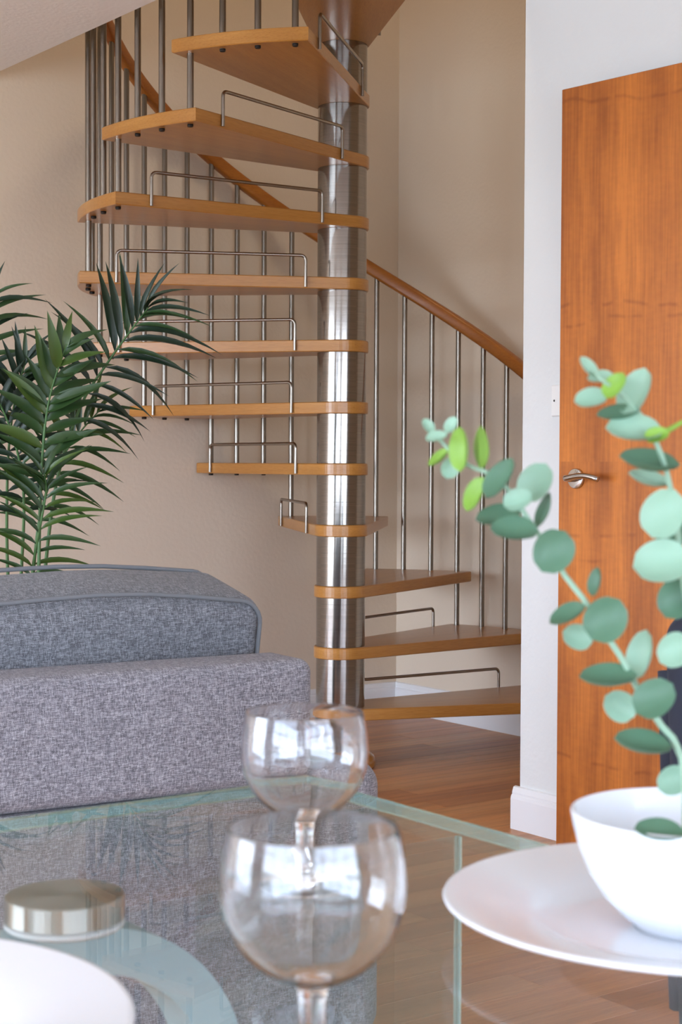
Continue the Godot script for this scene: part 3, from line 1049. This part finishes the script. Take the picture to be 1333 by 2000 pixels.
# an upside-down U of flat bar: outer and inner radius, height of its top, depth
func arch(ro: float, ri: float, top: float, deep: float) -> ArrayMesh:
	var st := begin()
	var outer := []
	var inner := []
	var cy := top - ro
	outer.append(Vector2(ro, 0.0))
	inner.append(Vector2(ri, 0.0))
	for i in 33:
		var a := PI * i / 32
		outer.append(Vector2(ro * cos(a), cy + ro * sin(a)))
		inner.append(Vector2(ri * cos(a), cy + ri * sin(a)))
	outer.append(Vector2(-ro, 0.0))
	inner.append(Vector2(-ri, 0.0))
	var h := deep / 2.0
	for i in outer.size() - 1:
		var a: Vector2 = outer[i]
		var b: Vector2 = outer[i + 1]
		var c: Vector2 = inner[i + 1]
		var d: Vector2 = inner[i]
		quad(st, Vector3(a.x, a.y, h), Vector3(b.x, b.y, h), Vector3(c.x, c.y, h), Vector3(d.x, d.y, h))
		quad(st, Vector3(d.x, d.y, -h), Vector3(c.x, c.y, -h), Vector3(b.x, b.y, -h), Vector3(a.x, a.y, -h))
		quad(st, Vector3(a.x, a.y, -h), Vector3(b.x, b.y, -h), Vector3(b.x, b.y, h), Vector3(a.x, a.y, h))
		quad(st, Vector3(d.x, d.y, h), Vector3(c.x, c.y, h), Vector3(c.x, c.y, -h), Vector3(d.x, d.y, -h))
	for s in [[outer[0], inner[0]], [inner[inner.size() - 1], outer[outer.size() - 1]]]:
		quad(st, Vector3(s[0].x, 0, -h), Vector3(s[0].x, 0, h), Vector3(s[1].x, 0, h), Vector3(s[1].x, 0, -h))
	return done(st)

# ---------------------------------------------------------------- tableware
func build_tableware() -> void:
	# wine glass: one wall outside and in, solid stem and foot
	var out := [Vector2(0.0001, 0.0), Vector2(0.031, 0.0), Vector2(0.0325, 0.0012), Vector2(0.0315, 0.0024), Vector2(0.020, 0.0042), Vector2(0.009, 0.0068), Vector2(0.0062, 0.011), Vector2(0.0055, 0.018), Vector2(0.0054, 0.026), Vector2(0.0056, 0.036), Vector2(0.0066, 0.0412)]
	# bowl: round below, drawn in a little towards the rim
	var cy := 0.086
	var bowl_at := func(a: float, wall: float) -> Vector2:
		# a runs from -90 degrees at the bottom to the rim
		if a < 0.0:
			return Vector2(maxf((0.0405 - wall) * cos(a), 0.0001), cy + (0.0425 - wall) * sin(a))
		return Vector2((0.0405 - wall) * cos(a), cy + 0.0655 * sin(a))
	var rim := asin(0.0255 / 0.0655)
	for i in 24:
		var a := lerpf(-1.36, rim, i / 23.0)
		out.append(bowl_at.call(a, 0.0))
	out.append(bowl_at.call(rim, 0.0003) + Vector2(0, 0.0006))
	out.append(bowl_at.call(rim, 0.0009) + Vector2(0, 0.0006))
	for i in 26:
		var a := lerpf(rim, -PI / 2, i / 25.0)
		out.append(bowl_at.call(a, 0.0009 + 0.0007 * maxf(0.0, -a - 0.6)))
	var glass := lathe(out, 72)
	for g in [[Vector3(-2.762, TABLE, 3.782), "clear wine glass nearest the camera on the glass table"], [Vector3(-2.578, TABLE, 3.510), "clear wine glass standing behind the nearer one, towards the sofa"]]:
		var w := part(numbered("wine_glass"), glass, M.wine_glass, self, g[0])
		tag(w, g[1], "wine glass", "wine glasses on the table")
	# plates and bowl
	var plate := lathe([Vector2(0.0001, 0.003), Vector2(0.060, 0.003), Vector2(0.064, 0.0), Vector2(0.072, 0.0), Vector2(0.074, 0.003), Vector2(0.086, 0.008), Vector2(0.112, 0.0145), Vector2(0.136, 0.0195), Vector2(0.1392, 0.0208), Vector2(0.140, 0.0222), Vector2(0.1392, 0.0234), Vector2(0.137, 0.0235), Vector2(0.112, 0.0188), Vector2(0.096, 0.0152), Vector2(0.088, 0.0115), Vector2(0.080, 0.0080), Vector2(0.070, 0.0068), Vector2(0.040, 0.0065), Vector2(0.0001, 0.0065)], 96)
	for g in [[Vector3(-2.462, TABLE, 3.727), "white porcelain dinner plate under the bowl"], [Vector3(-2.935, TABLE, 3.648), "white porcelain dinner plate near the steel disc, cut off by the frame"]]:
		var o := part(numbered("dinner_plate"), plate, M.porcelain, self, g[0])
		tag(o, g[1], "plate", "dinner plates")
	var bowl := lathe([Vector2(0.0001, 0.002), Vector2(0.026, 0.002), Vector2(0.028, 0.0), Vector2(0.0325, 0.0), Vector2(0.034, 0.003), Vector2(0.040, 0.0075), Vector2(0.050, 0.0175), Vector2(0.0585, 0.031), Vector2(0.0645, 0.046), Vector2(0.0675, 0.058), Vector2(0.0687, 0.0645), Vector2(0.0684, 0.0660), Vector2(0.0674, 0.0664), Vector2(0.0663, 0.0658), Vector2(0.0645, 0.058), Vector2(0.0612, 0.046), Vector2(0.0548, 0.0325), Vector2(0.046, 0.0205), Vector2(0.034, 0.0105), Vector2(0.020, 0.0065), Vector2(0.0001, 0.0058)], 96)
	var b := part(numbered("bowl"), bowl, M.porcelain, self, Vector3(-2.462, TABLE + 0.0066, 3.729))
	tag(b, "white porcelain bowl on the dinner plate, holding eucalyptus sprigs", "bowl")

# ---------------------------------------------------------------- chair
func build_chair() -> void:
	# stands to the right of the table, its back towards the stairs
	var c := thing("dining_chair", "dark navy upholstered dining chair at the right edge, before the orange door", "chair", Vector3(-1.735, 0, 3.466), PI / 2)
	part("seat", soft_box(Vector3(0.43, 0.07, 0.44), 0.03, 5, Vector3(0, 0.008, 0)), M.navy_cloth, c, Vector3(0, 0.435, 0))
	var back := part("backrest", soft_box(Vector3(0.06, 0.46, 0.43), 0.028, 6, Vector3(0.008, 0, 0)), M.navy_cloth, c, Vector3(0.205, 0.627, 0), Vector3(0, 0, -0.06))
	for i in 9:
		var z := -0.19 + 0.38 * i / 8.0
		part("channel_roll", tube([Vector3(0.034, -0.17, z), Vector3(0.036, 0.0, z), Vector3(0.034, 0.17, z)], 0.012, 8), M.navy_cloth, back)
	for x in [-0.18, 0.19]:
		for z in [-0.185, 0.185]:
			part("leg", tube([Vector3(x * 1.06, 0.0, z * 1.06), Vector3(x, 0.405, z)], 0.013, 10, 0.018), M.chair_leg, c)

# ---------------------------------------------------------------- plants
# a blade one unit long along x, folded along its midrib and bending down by droop
func blade(droop: float, width: float, segs := 7) -> ArrayMesh:
	var rows := []
	for i in segs + 1:
		var t := float(i) / segs
		var w := width * (sin(PI * pow(t, 0.72)) * 0.92 + 0.08 * (1.0 - t)) * (1.0 if i < segs else 0.02)
		var y := -droop * t * t
		var x := t * (1.0 - 0.25 * droop * droop * t)
		rows.append([Vector3(x, y + w * 0.35, -w / 2.0), Vector3(x, y, 0), Vector3(x, y + w * 0.35, w / 2.0)])
	return grid(rows, false, false)

func bezier(p: Array, t: float) -> Vector3:
	# smooth path through the points
	var n := p.size() - 1
	var s := clampf(t, 0.0, 1.0) * n
	var i := mini(int(s), n - 1)
	var u := s - i
	var a: Vector3 = p[maxi(i - 1, 0)]
	var b: Vector3 = p[i]
	var c: Vector3 = p[i + 1]
	var d: Vector3 = p[mini(i + 2, n)]
	return b.cubic_interpolate(c, a, d, u)

func build_palm() -> void:
	var foot := Vector3(-1.385, 0, 0.57)
	var palm := thing("potted_palm", "tall dark green palm with feathery fronds behind the grey sofa", "palm", foot)
	part("pot", lathe([Vector2(0.0001, 0.0), Vector2(0.12, 0.0), Vector2(0.125, 0.005), Vector2(0.155, 0.26), Vector2(0.158, 0.28), Vector2(0.15, 0.285), Vector2(0.145, 0.27), Vector2(0.14, 0.235), Vector2(0.0001, 0.235)], 40), M.pot_clay, palm)
	part("soil", lathe([Vector2(0.0001, 0.236), Vector2(0.139, 0.236), Vector2(0.13, 0.246), Vector2(0.0001, 0.252)], 32), M.soil, palm)
	var rng := RandomNumberGenerator.new()
	rng.seed = 12
	var blades := []
	for d in [0.14, 0.36, 0.6]:
		blades.append(blade(d, 0.165))
	var view := Vector3(-0.45, 0.15, 0.88).normalized()
	# where leaflets start along each frond, how many to a side, their length, and how far they hang
	# start, leaflets to a side, length, hang, width
	var kinds := [[0.44, 14, 0.135, 0.2, 1.35], [0.46, 15, 0.18, 0.4, 0.65], [0.40, 13, 0.16, 0.4, 0.8], [0.46, 13, 0.14, 0.45, 0.8], [0.36, 12, 0.135, 0.45, 0.8], [0.44, 15, 0.14, 0.3, 0.85], [0.44, 14, 0.14, 0.4, 0.85]]
	var tones := [M.palm_green, M.palm_deep, M.palm_deep, M.palm_green, M.palm_green, M.palm_deep, M.palm_deep]
	for f in FRONDS.size():
		var pts := []
		var base := Vector3(rng.randf_range(-0.03, 0.03), 0.24, rng.randf_range(-0.03, 0.03))
		pts.append(base)
		for p in FRONDS[f]:
			pts.append(p - foot)
		var path := []
		for i in 33:
			path.append(bezier(pts, i / 32.0))
		var frond := part("frond", tube(path, 0.0058, 8, 0.0016), M.palm_stem, palm)
		var k: Array = kinds[f]
		var n: int = k[1]
		for i in n:
			for side in [-1.0, 1.0]:
				var t: float = lerpf(k[0], 1.0, (i + (0.25 if side > 0 else 0.0)) / n)
				var p := bezier(pts, t)
				var tang := (bezier(pts, minf(t + 0.02, 1.0)) - bezier(pts, t - 0.02)).normalized()
				var across: Vector3 = tang.cross(view).normalized() * side
				var u := float(i) / n
				var spread := deg_to_rad(lerpf(62.0, 16.0, pow(u, 1.4)) + rng.randf_range(-11, 11))
				var dir: Vector3 = (tang * cos(spread) + across * sin(spread) + view * rng.randf_range(-0.25, 0.45)).normalized()
				var hang: float = k[3]
				dir = (dir + Vector3.DOWN * hang * 0.18 * (1.0 - u)).normalized()
				var up := (view * (1.0 - hang * 0.6) + Vector3.UP * (0.25 + hang)).normalized()
				up = (up - dir * up.dot(dir)).normalized()
				var len_: float = k[2] * (0.55 + 0.6 * sin(PI * pow(lerpf(0.12, 0.93, u), 0.8))) * rng.randf_range(0.8, 1.16)
				var m: Material = tones[f]
				if rng.randf() < 0.22:
					m = M.palm_green if tones[f] != M.palm_green else M.palm_light
				var kind := clampi(int(hang * 2.6 + rng.randf_range(-0.2, 1.5)), 0, 2)
				var leaf := part("leaflet", blades[kind], m, frond)
				leaf.transform = Transform3D(Basis(dir * len_, up * len_, dir.cross(up) * len_ * k[4]), p)

func build_sprigs() -> void:
	var root := Vector3(-2.492, TABLE + 0.02, 3.744)
	var s := thing("eucalyptus_sprigs", "pale green eucalyptus sprigs with round leaves standing in the white bowl", "plant", root)
	var stems := []
	for k in SPRIGS.size():
		var pts := []
		if k < 2:
			pts.append(Vector3(0.004 * k, 0.0, 0.002))
		for p in SPRIGS[k]:
			pts.append(p - root)
		var path := []
		for i in 41:
			path.append(bezier(pts, i / 40.0))
		stems.append(part("stem", tube(path, 0.0021, 8, 0.0010), M.sprig_stem if k < 2 else M.sprig_young, s))
	var tones := [M.sprig_grey_green, M.sprig_lit_pale, M.sprig_young]  # plain leaf, its painted lit copy, young leaf
	var shape := round_leaf()
	for l in SPRIG_LEAVES:
		var dir: Vector3 = l[2].normalized()
		var n: Vector3 = l[3]
		n = (n - dir * n.dot(dir)).normalized()
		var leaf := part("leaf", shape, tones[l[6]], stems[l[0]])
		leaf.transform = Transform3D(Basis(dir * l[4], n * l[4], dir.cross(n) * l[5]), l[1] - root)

# a round leaf of unit length and width, slightly cupped along its midrib, with some thickness
func round_leaf() -> ArrayMesh:
	var rows := []
	for i in 11:
		var t := i / 10.0
		var w := sqrt(maxf(0.0, 1.0 - pow(2.0 * t - 1.0, 2.0))) * (1.0 + 0.12 * (0.5 - t))
		w = maxf(w, 0.02)
		var bow := 0.15 * (1.0 - pow(2.0 * t - 1.0, 2.0))
		var row := []
		for j in 7:
			var v := (j / 6.0 - 0.5) * w
			row.append(Vector3(t, 0.42 * absf(v) * absf(v) * 2.0 - bow + 0.012, v))
		for j in range(6, -1, -1):
			var v := (j / 6.0 - 0.5) * w
			row.append(Vector3(t, 0.42 * absf(v) * absf(v) * 2.0 - bow - 0.012, v))
		rows.append(row)
	return grid(rows, true, false)

# ---------------------------------------------------------------- added lamp upstairs, out of view, to warm the stairwell
func build_added_lamp() -> void:
	var at := Vector3(-0.75, 4.75, 0.75)
	var o := thing("added_lamp", "added round warm lamp, out of view, to warm the stairwell light", "lamp", at)
	part("added_lamp_body", lathe([Vector2(0.0001, -0.06), Vector2(0.24, -0.06), Vector2(0.26, -0.05), Vector2(0.26, 0.0), Vector2(0.0001, 0.0)], 48), M.frame_white, o)
	part("added_lamp_glass", lathe([Vector2(0.0001, -0.072), Vector2(0.2, -0.07), Vector2(0.225, -0.0605), Vector2(0.0001, -0.0605)], 48), M.added_lamp_glow, o)
	var l := AreaLight3D.new()
	l.name = "added_lamp_light"
	l.area_size = Vector2(0.4, 0.4)
	l.area_normalize_energy = true
	l.light_energy = ADDED_LAMP_ENERGY
	l.light_color = Color(1.0, 0.92, 0.81)
	l.area_range = 12.0
	l.shadow_enabled = true
	add_child(l)
	l.position = at + Vector3(0, -0.08, 0)
	l.rotation_degrees = Vector3(-90, 0, 0)
